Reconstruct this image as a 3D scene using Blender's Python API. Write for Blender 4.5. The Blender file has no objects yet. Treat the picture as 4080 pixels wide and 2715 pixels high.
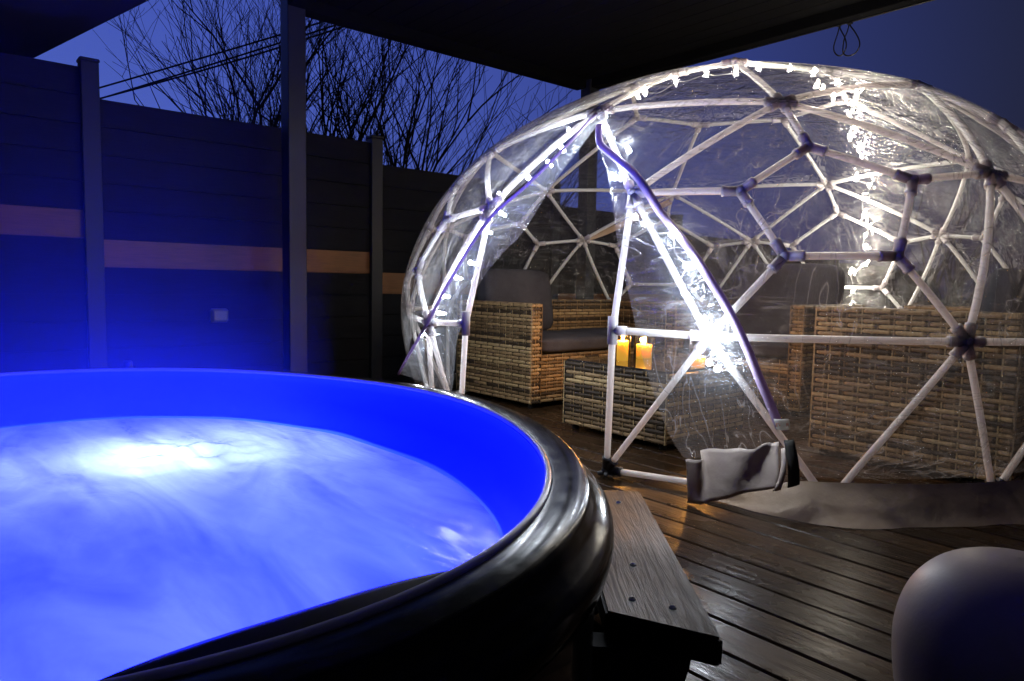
import bpy, bmesh, math, random
from math import sin, cos, pi, radians, sqrt, atan2
from mathutils import Vector, Matrix, noise
random.seed(7)
sc = bpy.context.scene
COL = sc.collection

# ------------------------------------------------------------------ camera, sky, exposure
SKY_ADD = (.044, .07, .38, 1); SKY_DARK = (.010, .0115, .05, 1); SKY_STRENGTH = 1.0
BULB_GLOW = 80; BULB_W = 2.4; CANDLE_W = 9
FILM_HAZE = .065; FLAP_HAZE = .11
TUB_LIGHTS = [((.54, 2.08, 0), 200, (.09, .108, 1), .06), ((.35, .86, -.14), 26, (.085, .105, 1), .06), ((.78, 1.2, -.33), 30, (.085, .105, 1), .06)]  # first is the tub lamp; the other two are added fill lights below the rim
STEAM = .5; STEAM_C = (.32, 2.15)
POUF_LOC = (1.25, .288, -.006)
ZIPL= [(188.8, 1.5), (188.0, 1.328), (184.9, 1.169), (180.7, 1.055), (178.4, 0.946), (176.4, 0.845), (173.2, 0.711), (168.8, 0.574), (157.0, 0.4), (151.4, 0.265)]
ZIPR= [(192.0, 1.421), (194.3, 1.328), (196.8, 1.277), (199.3, 1.227), (201.8, 1.172), (204.0, 1.096), (205.9, 1.02), (208.2, 0.94), (210.3, 0.857), (211.9, 0.783), (213.2, 0.718), (214.6, 0.639), (215.9, 0.554), (217.1, 0.467), (218.4, 0.378), (219.8, 0.286), (221.0, 0.215), (222.4, 0.139)]
ZIP_LEFT = [(2.24, 2.114, 1.486), (2.06, 2.115, 1.32), (1.927, 2.189, 1.164), (1.854, 2.308, 1.051), (1.805, 2.375, 0.944), (1.775, 2.439, 0.843), (1.756, 2.539, 0.712), (1.766, 2.672, 0.577), (1.858, 2.963, 0.413), (1.967, 3.254, 0.265)]
ZIP_RIGHT = [(2.16, 2.022, 1.409), (2.088, 1.947, 1.319), (2.065, 1.874, 1.269), (2.05, 1.798, 1.221), (2.04, 1.72, 1.166), (2.023, 1.643, 1.092), (2.012, 1.577, 1.017), (2.014, 1.5, 0.938), (2.023, 1.429, 0.856), (2.034, 1.378, 0.783), (2.048, 1.337, 0.719), (2.066, 1.296, 0.641), (2.09, 1.261, 0.556), (2.118, 1.235, 0.47), (2.155, 1.212, 0.383), (2.201, 1.194, 0.292), (2.245, 1.182, 0.222), (2.296, 1.174, 0.148)]
FREE_LEFT = [(2.246, 2.123, 1.438), (2.028, 2.103, 1.21), (1.883, 2.146, 0.974), (1.842, 2.218, 0.887), (1.817, 2.284, 0.813), (1.8, 2.343, 0.735), (1.791, 2.419, 0.613), (1.799, 2.492, 0.495), (1.826, 2.553, 0.372), (1.88, 2.66, 0.249)]
FREE_RIGHT = [(2.164, 2.024, 1.357), (2.087, 1.926, 1.248), (2.055, 1.876, 1.189), (2.02, 1.826, 1.115), (1.986, 1.777, 1.028), (1.961, 1.739, 0.945), (1.947, 1.711, 0.881), (1.937, 1.683, 0.81), (1.934, 1.654, 0.74), (1.935, 1.632, 0.679), (1.941, 1.609, 0.588), (1.954, 1.591, 0.504), (1.972, 1.574, 0.435), (1.998, 1.56, 0.356), (2.028, 1.547, 0.284), (2.067, 1.533, 0.211), (2.101, 1.52, 0.161), (2.119, 1.507, 0.141)]
BULBS_LEFT = [(2.292, 2.327, 1.451), (2.186, 2.266, 1.357), (2.114, 2.27, 1.283), (2.057, 2.337, 1.219), (2.011, 2.474, 1.151), (1.953, 2.394, 1.063), (1.915, 2.441, 0.984), (1.868, 2.496, 0.847), (1.861, 2.59, 0.78), (1.864, 2.695, 0.693), (1.866, 2.733, 0.613), (1.975, 3.055, 0.485), (1.902, 2.857, 0.505)]
BULBS_RIGHT = [(2.311, 2.129, 1.489), (2.222, 2.045, 1.404), (2.181, 1.967, 1.348), (2.154, 1.853, 1.285), (2.063, 1.84, 1.17), (2.061, 1.75, 1.119), (1.961, 1.648, 1.002), (1.996, 1.514, 0.938), (1.994, 1.448, 0.83), (1.978, 1.438, 0.738), (2.006, 1.373, 0.652), (2.019, 1.349, 0.614), (2.018, 1.357, 0.507), (2.034, 1.336, 0.487)]
BULBS_TOP = [(2.588, 2.182, 1.63), (2.666, 2.208, 1.669), (2.919, 2.222, 1.769), (2.985, 2.092, 1.793), (3.064, 1.979, 1.793), (3.105, 1.884, 1.801), (3.183, 1.767, 1.788), (3.254, 1.686, 1.762), (3.0, 1.536, 1.636), (2.95, 1.485, 1.598)]
BULBS_FAR = [(3.921, 1.911, 1.806), (3.971, 1.818, 1.779), (4.219, 1.964, 1.757), (4.33, 1.966, 1.724), (4.47, 2.06, 1.688), (4.577, 2.051, 1.64), (4.704, 2.09, 1.58), (4.857, 2.185, 1.494), (4.899, 2.11, 1.454), (4.997, 2.188, 1.383), (5.113, 2.226, 1.27), (5.152, 2.225, 1.224), (5.215, 2.256, 1.14), (5.265, 2.273, 1.059), (5.31, 2.262, 0.967), (5.325, 2.31, 0.936), (5.343, 2.407, 0.885), (5.379, 2.399, 0.743), (5.389, 2.408, 0.645)]
FLAP_TOP = [(2.05, 1.459, 0.164), (2.05, 1.42, 0.183), (2.058, 1.369, 0.205), (2.094, 1.28, 0.233), (2.126, 1.204, 0.256), (2.139, 1.155, 0.27)]
FLAP_BOT = [(2.039, 1.439, 0.004), (2.041, 1.396, 0.013), (2.057, 1.334, 0.038), (2.081, 1.263, 0.066), (2.105, 1.199, 0.092), (2.115, 1.153, 0.116)]
STRAP = [(2.13, 1.15, 0.272), (2.14, 1.123, 0.279), (2.146, 1.101, 0.137), (2.124, 1.127, 0.123)]
TAG = [(2.14, 1.191, 0.332), (2.168, 1.155, 0.335), (2.181, 1.155, 0.301), (2.156, 1.187, 0.296)]
WIRE1 = [(1.582, 12.903, 3.354), (2.218, 12.302, 3.568), (4.765, 9.915, 4.552), (6.404, 7.681, 5.173)]
WIRE2 = [(1.578, 12.904, 3.212), (2.214, 12.302, 3.408), (4.015, 10.241, 4.03), (6.406, 7.679, 5.028)]
WIRE3 = [(1.577, 12.904, 3.206), (2.214, 12.302, 3.405), (4.764, 9.915, 4.447), (6.405, 7.679, 5.076)]
LOOP1 = [(4.45, 2.158, 2.418), (4.45, 2.155, 2.392), (4.45, 2.163, 2.35), (4.45, 2.177, 2.306), (4.45, 2.184, 2.27), (4.45, 2.178, 2.242), (4.45, 2.161, 2.219), (4.45, 2.143, 2.21), (4.45, 2.126, 2.214), (4.45, 2.11, 2.236), (4.45, 2.105, 2.268), (4.45, 2.116, 2.311), (4.45, 2.134, 2.346), (4.45, 2.151, 2.381), (4.45, 2.158, 2.418)]
LOOP2 = [(4.45, 2.095, 2.391), (4.45, 2.103, 2.348), (4.45, 2.119, 2.309), (4.45, 2.125, 2.263), (4.45, 2.123, 2.226), (4.45, 2.105, 2.204), (4.45, 2.08, 2.196), (4.45, 2.05, 2.202), (4.45, 2.03, 2.224), (4.45, 2.023, 2.252), (4.45, 2.033, 2.288), (4.45, 2.058, 2.334), (4.45, 2.08, 2.366), (4.45, 2.095, 2.391)]
CAM_Z = 0.76
HEAD = radians(49.7)                      # the camera looks 49.7 deg from +Y towards +X ... written as a direction below
fwd_h = Vector((cos(radians(49.7)), sin(radians(49.7)), 0))
pitch, roll = 0.08107, 0.01837
Xh = Vector((fwd_h.y, -fwd_h.x, 0))
F = fwd_h * cos(pitch) + Vector((0, 0, -sin(pitch)))
U = fwd_h * sin(pitch) + Vector((0, 0, cos(pitch)))
R_ = Xh * cos(roll) + U * sin(roll)
U_ = -Xh * sin(roll) + U * cos(roll)
cd = bpy.data.cameras.new('camera'); cd.lens = 24.726; cd.sensor_width = 36; cd.clip_start = 0.02; cd.clip_end = 400
cam = bpy.data.objects.new('camera', cd); COL.objects.link(cam)
M = Matrix((R_, U_, -F)).transposed().to_4x4(); M.translation = (0, 0, CAM_Z)
cam.matrix_world = M
sc.camera = cam

world = bpy.data.worlds.new('World'); sc.world = world; world.use_nodes = True
wn = world.node_tree.nodes; wl = world.node_tree.links
bg = wn['Background']
sky = wn.new('ShaderNodeTexSky'); sky.sky_type = 'NISHITA'; sky.sun_disc = False
sky.sun_elevation = radians(-4.0); sky.sun_rotation = radians(355); sky.air_density = 1.2; sky.ozone_density = 3
# dusk: the last blue light stands over the fence (+Y, slightly -X) and fades the other way round
tcw = wn.new('ShaderNodeTexCoord'); dp = wn.new('ShaderNodeVectorMath'); dp.operation = 'DOT_PRODUCT'; dp.inputs[1].default_value = (-.1, .995, 0)
wl.new(tcw.outputs['Generated'], dp.inputs[0])
rp = wn.new('ShaderNodeValToRGB'); rp.color_ramp.interpolation = 'EASE'
rp.color_ramp.elements[0].position = 0; rp.color_ramp.elements[0].color = (.008, .007, .008, 1)
el = rp.color_ramp.elements.new(.3); el.color = SKY_DARK
rp.color_ramp.elements[1].position = 1.0; rp.color_ramp.elements[1].color = SKY_ADD
wl.new(dp.outputs['Value'], rp.inputs[0])
tint = wn.new('ShaderNodeMixRGB'); tint.blend_type = 'ADD'; tint.inputs[0].default_value = 1.0
wl.new(sky.outputs[0], tint.inputs[1]); wl.new(rp.outputs[0], tint.inputs[2]); wl.new(tint.outputs[0], bg.inputs[0]); bg.inputs[1].default_value = SKY_STRENGTH

sc.view_settings.view_transform = 'Standard'; sc.view_settings.look = 'None'
sc.view_settings.gamma = 1; sc.view_settings.exposure = 0; sc.view_settings.use_curve_mapping = False
cy = sc.cycles
cy.use_denoising = True
cy.max_bounces = 10; cy.diffuse_bounces = 3; cy.glossy_bounces = 4; cy.transmission_bounces = 6
cy.transparent_max_bounces = 40; cy.volume_bounces = 1
cy.sample_clamp_indirect = 4.0; cy.caustics_reflective = False; cy.caustics_refractive = False
cy.volume_step_rate = 2.0; cy.volume_max_steps = 128

# ------------------------------------------------------------------ helpers
def mat(name, base=(.5, .5, .5), rough=.5, metal=0, coat=0, spec=.5):
    m = bpy.data.materials.new(name); m.use_nodes = True
    b = m.node_tree.nodes['Principled BSDF']
    b.inputs['Base Color'].default_value = (*base, 1); b.inputs['Roughness'].default_value = rough
    b.inputs['Metallic'].default_value = metal; b.inputs['Coat Weight'].default_value = coat
    b.inputs['Specular IOR Level'].default_value = spec
    return m
def N(m, t, **kw):
    n = m.node_tree.nodes.new(t)
    for k, v in kw.items(): setattr(n, k, v)
    return n
def Lk(m, a, b): m.node_tree.links.new(a, b)
def bsdf(m): return m.node_tree.nodes['Principled BSDF']
def ramp(m, fac, stops):
    r = N(m, 'ShaderNodeValToRGB'); e = r.color_ramp.elements
    while len(e) < len(stops): e.new(.5)
    for q, (p, c) in zip(e, stops): q.position = p; q.color = c if len(c) == 4 else (*c, 1)
    Lk(m, fac, r.inputs[0]); return r.outputs[0]
def coords(m, scale=(1, 1, 1), kind='Object', rot=(0, 0, 0)):
    t = N(m, 'ShaderNodeTexCoord'); mp = N(m, 'ShaderNodeMapping')
    mp.inputs['Scale'].default_value = scale; mp.inputs['Rotation'].default_value = rot
    Lk(m, t.outputs[kind], mp.inputs[0]); return mp.outputs[0]
def noise_(m, vec, scale=5, detail=4, rough=.55, dist=0):
    n = N(m, 'ShaderNodeTexNoise'); n.inputs['Scale'].default_value = scale; n.inputs['Detail'].default_value = detail
    n.inputs['Roughness'].default_value = rough; n.inputs['Distortion'].default_value = dist
    Lk(m, vec, n.inputs['Vector']); return n.outputs[0]
def math_(m, op, a, b=None, clamp=False):
    n = N(m, 'ShaderNodeMath', operation=op, use_clamp=clamp)
    for i, v in enumerate((a, b)):
        if v is None: continue
        if isinstance(v, (int, float)): n.inputs[i].default_value = v
        else: Lk(m, v, n.inputs[i])
    return n.outputs[0]
def bump(m, h, strength=.3, dist=.01, normal_in=None):
    b = N(m, 'ShaderNodeBump'); b.inputs['Strength'].default_value = strength; b.inputs['Distance'].default_value = dist
    Lk(m, h, b.inputs['Height']); return b.outputs[0]

def tag(o, label=None, cat=None, group=None, kind=None):
    for k, v in (('label', label), ('category', cat), ('group', group), ('kind', kind)):
        if v: o[k] = v
    return o
def empty(name, loc=(0, 0, 0), rz=0, **kw):
    o = bpy.data.objects.new(name, None); COL.objects.link(o); o.location = loc; o.rotation_euler.z = rz
    o.empty_display_size = .1
    return tag(o, **kw)
def link(name, me, mats=(), parent=None, smooth=False, loc=(0, 0, 0), **kw):
    o = bpy.data.objects.new(name, me); COL.objects.link(o); o.location = loc
    if parent is not None:
        o.parent = parent
        o.location = Vector(loc) - (Vector(parent_world(parent)) if kw.pop('world', True) else Vector())
    else: kw.pop('world', None)
    if not me.materials:
        for m in (mats if isinstance(mats, (list, tuple)) else [mats]): me.materials.append(m)
    if smooth:
        for p in me.polygons: p.use_smooth = True
    return tag(o, **kw)
def parent_world(p):
    v = Vector(p.location)
    while p.parent is not None: p = p.parent; v = v + p.location
    return v
class MB:
    """collects vertices and faces of one mesh"""
    def __init__(s): s.v = []; s.f = []; s.m = []
    def add(s, vs, fs, mi=0):
        b = len(s.v); s.v += [tuple(v) for v in vs]; s.f += [tuple(i + b for i in f) for f in fs]; s.m += [mi] * len(fs)
    def box(s, lo, hi, mi=0, top_in=0):
        x0, y0, z0 = lo; x1, y1, z1 = hi; t = top_in
        vs = [(x0, y0, z0), (x1, y0, z0), (x1, y1, z0), (x0, y1, z0), (x0 + t, y0 + t, z1), (x1 - t, y0 + t, z1), (x1 - t, y1 - t, z1), (x0 + t, y1 - t, z1)]
        s.add(vs, [(0, 3, 2, 1), (4, 5, 6, 7), (0, 1, 5, 4), (1, 2, 6, 5), (2, 3, 7, 6), (3, 0, 4, 7)], mi)
    def bbox(s, lo, hi, b=.004, mi=0):
        """box with chamfered edges"""
        bm = bmesh.new(); c = [(l + h) / 2 for l, h in zip(lo, hi)]; d = [h - l for l, h in zip(lo, hi)]
        bmesh.ops.create_cube(bm, size=1)
        for v in bm.verts: v.co = Vector((v.co.x * d[0] + c[0], v.co.y * d[1] + c[1], v.co.z * d[2] + c[2]))
        bmesh.ops.bevel(bm, geom=bm.edges[:], offset=b, segments=1, affect='EDGES')
        bm.verts.index_update(); s.add([v.co[:] for v in bm.verts], [[v.index for v in f.verts] for f in bm.faces], mi); bm.free()
    def tube(s, pts, r, n=8, cap=True, mi=0):
        pts = [Vector(p) for p in pts]; k = len(pts); rr = r if isinstance(r, (list, tuple)) else [r] * k
        b = len(s.v); prev = None
        for i, p in enumerate(pts):
            t = (pts[min(i + 1, k - 1)] - pts[max(i - 1, 0)])
            if t.length < 1e-9: t = Vector((0, 0, 1))
            t.normalize()
            if prev is None:
                a = Vector((0, 0, 1)) if abs(t.z) < .9 else Vector((1, 0, 0)); u = t.cross(a).normalized()
            else:
                u = (prev - t * prev.dot(t)); u = u.normalized() if u.length > 1e-6 else t.orthogonal().normalized()
            prev = u; w = t.cross(u)
            for j in range(n):
                a = 2 * pi * j / n; s.v.append(tuple(p + (u * cos(a) + w * sin(a)) * rr[i]))
        for i in range(k - 1):
            for j in range(n):
                s.f.append((b + i * n + j, b + i * n + (j + 1) % n, b + (i + 1) * n + (j + 1) % n, b + (i + 1) * n + j)); s.m.append(mi)
        if cap:
            s.f.append(tuple(b + j for j in range(n))[::-1]); s.m.append(mi)
            s.f.append(tuple(b + (k - 1) * n + j for j in range(n))); s.m.append(mi)
    def lathe(s, prof, n=32, c=(0, 0, 0), mi=0):
        b = len(s.v); k = len(prof)
        for r, z in prof:
            for j in range(n): a = 2 * pi * j / n; s.v.append((c[0] + r * cos(a), c[1] + r * sin(a), c[2] + z))
        for i in range(k - 1):
            for j in range(n):
                s.f.append((b + i * n + j, b + i * n + (j + 1) % n, b + (i + 1) * n + (j + 1) % n, b + (i + 1) * n + j)); s.m.append(mi)
    def grid(s, rows, closed=False, mi=0):
        b = len(s.v); n = len(rows[0])
        for r in rows: s.v += [tuple(p) for p in r]
        for i in range(len(rows) - 1):
            for j in range(n if closed else n - 1):
                q = (j + 1) % n; s.f.append((b + i * n + j, b + i * n + q, b + (i + 1) * n + q, b + (i + 1) * n + j)); s.m.append(mi)
    def sphere(s, c, r, n=10, k=6, mi=0):
        s.lathe([(max(1e-4, r * sin(pi * i / k)), -r * cos(pi * i / k)) for i in range(k + 1)], n, c, mi)
    def mesh(s, name):
        me = bpy.data.meshes.new(name); me.from_pydata(s.v, [], s.f); me.polygons.foreach_set('material_index', s.m); me.update(); return me
    def build(s, name, mats, parent=None, smooth=False, **kw):
        me = s.mesh(name)
        if smooth:
            bm = bmesh.new(); bm.from_mesh(me); bmesh.ops.recalc_face_normals(bm, faces=bm.faces); bm.to_mesh(me); bm.free()
        return link(name, me, mats, parent, smooth, **kw)
def spline(pts, n):
    """Catmull-Rom through pts, n points in all"""
    P = [Vector(p) for p in pts]; P = [P[0] * 2 - P[1]] + P + [P[-1] * 2 - P[-2]]; out = []
    m = len(P) - 3
    for i in range(n):
        t = i / (n - 1) * m; k = min(int(t), m - 1); t -= k; a, b, c, d = P[k:k + 4]
        out.append(.5 * ((2 * b) + (c - a) * t + (2 * a - 5 * b + 4 * c - d) * t * t + (3 * b - a - 3 * c + d) * t ** 3))
    return out
def lamp(name, loc, energy, color, radius, parent=None, kind='POINT'):
    l = bpy.data.lights.new(name, kind); l.energy = energy; l.color = color
    if kind == 'POINT': l.shadow_soft_size = radius
    o = bpy.data.objects.new(name, l); COL.objects.link(o)
    if parent is not None: o.parent = parent; o.location = Vector(loc) - parent_world(parent)
    else: o.location = loc
    return o

# ------------------------------------------------------------------ materials
def wood(name, c0, c1, axis='y', rough=(.25, .55), gloss=.5, grain=14, bumpy=.25):
    m = mat(name); s = {'x': (.6, 9, 9), 'y': (9, .6, 9)}[axis]
    v = coords(m, s); g = noise_(m, v, grain * .35, 6, .65, .6)
    info = N(m, 'ShaderNodeObjectInfo')
    big = noise_(m, coords(m, (1.2, 1.2, 1.2)), 2.2, 4, .6)
    mixf = math_(m, 'ADD', math_(m, 'MULTIPLY', g, .75), math_(m, 'MULTIPLY', info.outputs['Random'], .25), True)
    col = ramp(m, mixf, [(.25, c0), (.75, c1)])
    Lk(m, col, bsdf(m).inputs['Base Color'])
    stain = ramp(m, noise_(m, coords(m, {'x': (1, 3, 3), 'y': (3, 1, 3)}[axis]), 1.7, 5, .6, .5), [(.38, (.45,) * 3), (.62, (1.15,) * 3)])
    mul = N(m, 'ShaderNodeMixRGB', blend_type='MULTIPLY'); mul.inputs[0].default_value = 1; Lk(m, col, mul.inputs[1]); Lk(m, stain, mul.inputs[2]); Lk(m, mul.outputs[0], bsdf(m).inputs['Base Color'])
    r = ramp(m, big, [(.28, (rough[0],) * 3), (.7, (rough[1],) * 3)]); Lk(m, r, bsdf(m).inputs['Roughness'])
    Lk(m, bump(m, g, bumpy, .006), bsdf(m).inputs['Normal']); bsdf(m).inputs['Specular IOR Level'].default_value = gloss
    return m
M_deck = wood('wet deck timber', (.013, .0068, .003), (.092, .049, .023), 'y', (.12, .42), .14, 14, .5)
M_tread = wood('wet step timber', (.008, .0062, .005), (.034, .025, .018), 'y', (.3, .58), .16, 26, .8)
M_sub = mat('deck joists', (.012, .01, .008), .9)
M_soil = mat('soil', (.02, .018, .015), .95)
M_fence = mat('charcoal composite', (.013, .0135, .0165), .7, spec=.12)
def grainy(m, base, amp=.35, scale=(2, 40, 40)):
    g = noise_(m, coords(m, scale), 3, 5, .6); b = noise_(m, coords(m), 3, 3)
    col = ramp(m, math_(m, 'ADD', math_(m, 'MULTIPLY', g, .6), math_(m, 'MULTIPLY', b, .4)), [(.3, [c * (1 - amp) for c in base]), (.7, [c * (1 + amp) for c in base])])
    Lk(m, col, bsdf(m).inputs['Base Color']); Lk(m, bump(m, g, .2, .004), bsdf(m).inputs['Normal'])
grainy(M_fence, (.013, .0135, .0165), .25, (2, 2, 40))
M_fence_o = mat('oak toned composite', (.3, .16, .07), .5); grainy(M_fence_o, (.23, .09, .022), .3, (2, 2, 40))
M_post = mat('anthracite aluminium', (.018, .0205, .026), .5); grainy(M_post, (.018, .0205, .026), .12, (1, 1, 1))
M_roof = mat('black roof fabric', (.004, .004, .005), .9, spec=.1)
M_canopy = mat('painted soffit', (.05, .05, .06), .7, spec=.2)
M_bark = mat('winter bark', (.02, .017, .015), .9)
M_cable = mat('black cable', (.01, .01, .01), .5)
M_pvc = mat('white pvc pipe', (.66, .63, .64), .35)
g = noise_(M_pvc, coords(M_pvc), 6, 4); Lk(M_pvc, ramp(M_pvc, g, [(.3, (.8, .77, .78)), (.7, (.92, .89, .9))]), bsdf(M_pvc).inputs['Base Color'])
def translucent(m, col, f):
    t_ = N(m, 'ShaderNodeBsdfTranslucent'); t_.inputs[0].default_value = (*col, 1); mx = N(m, 'ShaderNodeMixShader'); mx.inputs[0].default_value = f
    Lk(m, bsdf(m).outputs[0], mx.inputs[1]); Lk(m, t_.outputs[0], mx.inputs[2]); Lk(m, mx.outputs[0], m.node_tree.nodes['Material Output'].inputs[0])
def sss(m, w, sc_):
    b = bsdf(m); b.inputs['Subsurface Weight'].default_value = w; b.inputs['Subsurface Radius'].default_value = (1, .9, .9); b.inputs['Subsurface Scale'].default_value = sc_
sss(M_pvc, 1.0, .1)
M_conn = mat('pvc socket', (.5, .47, .5), .4); sss(M_conn, .9, .06)
M_star = mat('grey socket', (.05, .05, .055), .4)
M_shell = mat('black glossy tub shell', (.012, .013, .017), .22, coat=.4)
M_rim = mat('black glossy rim', (.008, .0085, .011), .2, coat=0, spec=.13)
gr = noise_(M_rim, coords(M_rim), 30, 3); Lk(M_rim, ramp(M_rim, gr, [(.3, (.13,) * 3), (.7, (.22,) * 3)]), bsdf(M_rim).inputs['Roughness'])
M_bead = mat('silicone bead', (.35, .35, .37), .3)
bsdf(M_bead).inputs['Base Color'].default_value = (.34, .34, .38, 1); bsdf(M_bead).inputs['Subsurface Weight'].default_value = .9; bsdf(M_bead).inputs['Subsurface Radius'].default_value = (1, 1, 1); bsdf(M_bead).inputs['Subsurface Scale'].default_value = .02
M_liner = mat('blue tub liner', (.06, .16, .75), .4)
M_pad = mat('black foam headrest', (.012, .012, .016), .6)
M_blackwood = mat('black stained timber', (.006, .006, .006), .7)
M_screw = mat('steel screw', (.5, .5, .5), .3, 1)
M_cush = mat('charcoal cushion fabric', (.05, .05, .06), .95, spec=.1)
w_ = noise_(M_cush, coords(M_cush, (1, 1, 1)), 240, 2); w2 = noise_(M_cush, coords(M_cush), 5, 3)
Lk(M_cush, ramp(M_cush, math_(M_cush, 'ADD', math_(M_cush, 'MULTIPLY', w_, .5), math_(M_cush, 'MULTIPLY', w2, .5)), [(.35, (.036, .036, .045)), (.65, (.075, .073, .085))]), bsdf(M_cush).inputs['Base Color'])
Lk(M_cush, bump(M_cush, math_(M_cush, 'ADD', math_(M_cush, 'MULTIPLY', w_, .15), w2), .5, .012), bsdf(M_cush).inputs['Normal'])
WICK = []
for nm, c in (('beige rattan', (.31, .205, .098)), ('brown rattan', (.16, .103, .05)), ('dark rattan', (.045, .029, .016)), ('pale rattan', (.42, .3, .145))):
    m = mat(nm, c, .5, spec=.35); n_ = noise_(m, coords(m, (30, 30, 30)), 2, 4)
    Lk(m, ramp(m, n_, [(.3, [x * .7 for x in c]), (.7, [x * 1.2 for x in c])]), bsdf(m).inputs['Base Color']); WICK.append(m)
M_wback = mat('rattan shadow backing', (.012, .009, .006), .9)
M_pouf = mat('white moulded plastic', (.4, .31, .275), .5)
n_ = noise_(M_pouf, coords(M_pouf), 160, 2); Lk(M_pouf, bump(M_pouf, n_, .15, .002), bsdf(M_pouf).inputs['Normal'])
M_skirt = mat('white tarpaulin', (.28, .24, .21), .6)
n_ = noise_(M_skirt, coords(M_skirt), 5, 5); Lk(M_skirt, ramp(M_skirt, n_, [(.3, (.34, .25, .17)), (.7, (.5, .375, .27))]), bsdf(M_skirt).inputs['Base Color'])
Lk(M_skirt, bump(M_skirt, n_, .5, .03), bsdf(M_skirt).inputs['Normal'])
M_foot = mat('white tarpaulin foot', (.46, .38, .33), .6); n_ = noise_(M_foot, coords(M_foot), 9, 6); Lk(M_foot, bump(M_foot, n_, .22, .03), bsdf(M_foot).inputs['Normal'])
M_zip = mat('violet zip tape', (.5, .4, .6), .4)
translucent(M_zip, (.55, .45, .75), .4)
M_strap = mat('black webbing', (.025, .023, .018), .8)
M_tag = mat('woven label white', (.75, .73, .7), .6)
translucent(M_tag, (.85, .83, .8), .5)
M_ink = mat('orange red print', (.85, .15, .03), .6)
M_glass = bpy.data.materials.new('amber glass'); M_glass.use_nodes = True; nt = M_glass.node_tree; nt.nodes.remove(nt.nodes['Principled BSDF'])
tr = N(M_glass, 'ShaderNodeBsdfTransparent'); tr.inputs[0].default_value = (1, .78, .42, 1); gl = N(M_glass, 'ShaderNodeBsdfGlossy'); gl.inputs['Roughness'].default_value = .08
fr = N(M_glass, 'ShaderNodeFresnel'); mx = N(M_glass, 'ShaderNodeMixShader'); Lk(M_glass, fr.outputs[0], mx.inputs[0]); Lk(M_glass, tr.outputs[0], mx.inputs[1]); Lk(M_glass, gl.outputs[0], mx.inputs[2]); Lk(M_glass, mx.outputs[0], nt.nodes['Material Output'].inputs[0])
M_tabletop = mat('dark glass table top', (.03, .025, .02), .08, coat=.6)

def emis(name, color, strength, sample=False):
    m = bpy.data.materials.new(name); m.use_nodes = True; nt = m.node_tree; nt.nodes.remove(nt.nodes['Principled BSDF'])
    e = nt.nodes.new('ShaderNodeEmission'); e.inputs[0].default_value = (*color, 1); e.inputs[1].default_value = strength
    nt.links.new(e.outputs[0], nt.nodes['Material Output'].inputs[0])
    m.cycles.emission_sampling = 'AUTO' if sample else 'NONE'
    return m
M_bulb = emis('cool led bulb', (.85, .92, 1), BULB_GLOW)
M_bulbw = emis('warm led bulb', (1, .9, .72), BULB_GLOW)
M_flame = emis('candle flame', (1, .72, .3), 70)
M_led = emis('underwater led', (.02, .08, 1), .6)
M_wax = mat('self-lit candle wax', (.95, .68, .25), .5)
bsdf(M_wax).inputs['Emission Color'].default_value = (1, .66, .14, 1); bsdf(M_wax).inputs['Emission Strength'].default_value = .6; sss(M_wax, .8, .03)  # wax emission stands in for flame light glowing through the candle
M_wire = mat('clear light wire', (.5, .5, .5), .3)

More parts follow.
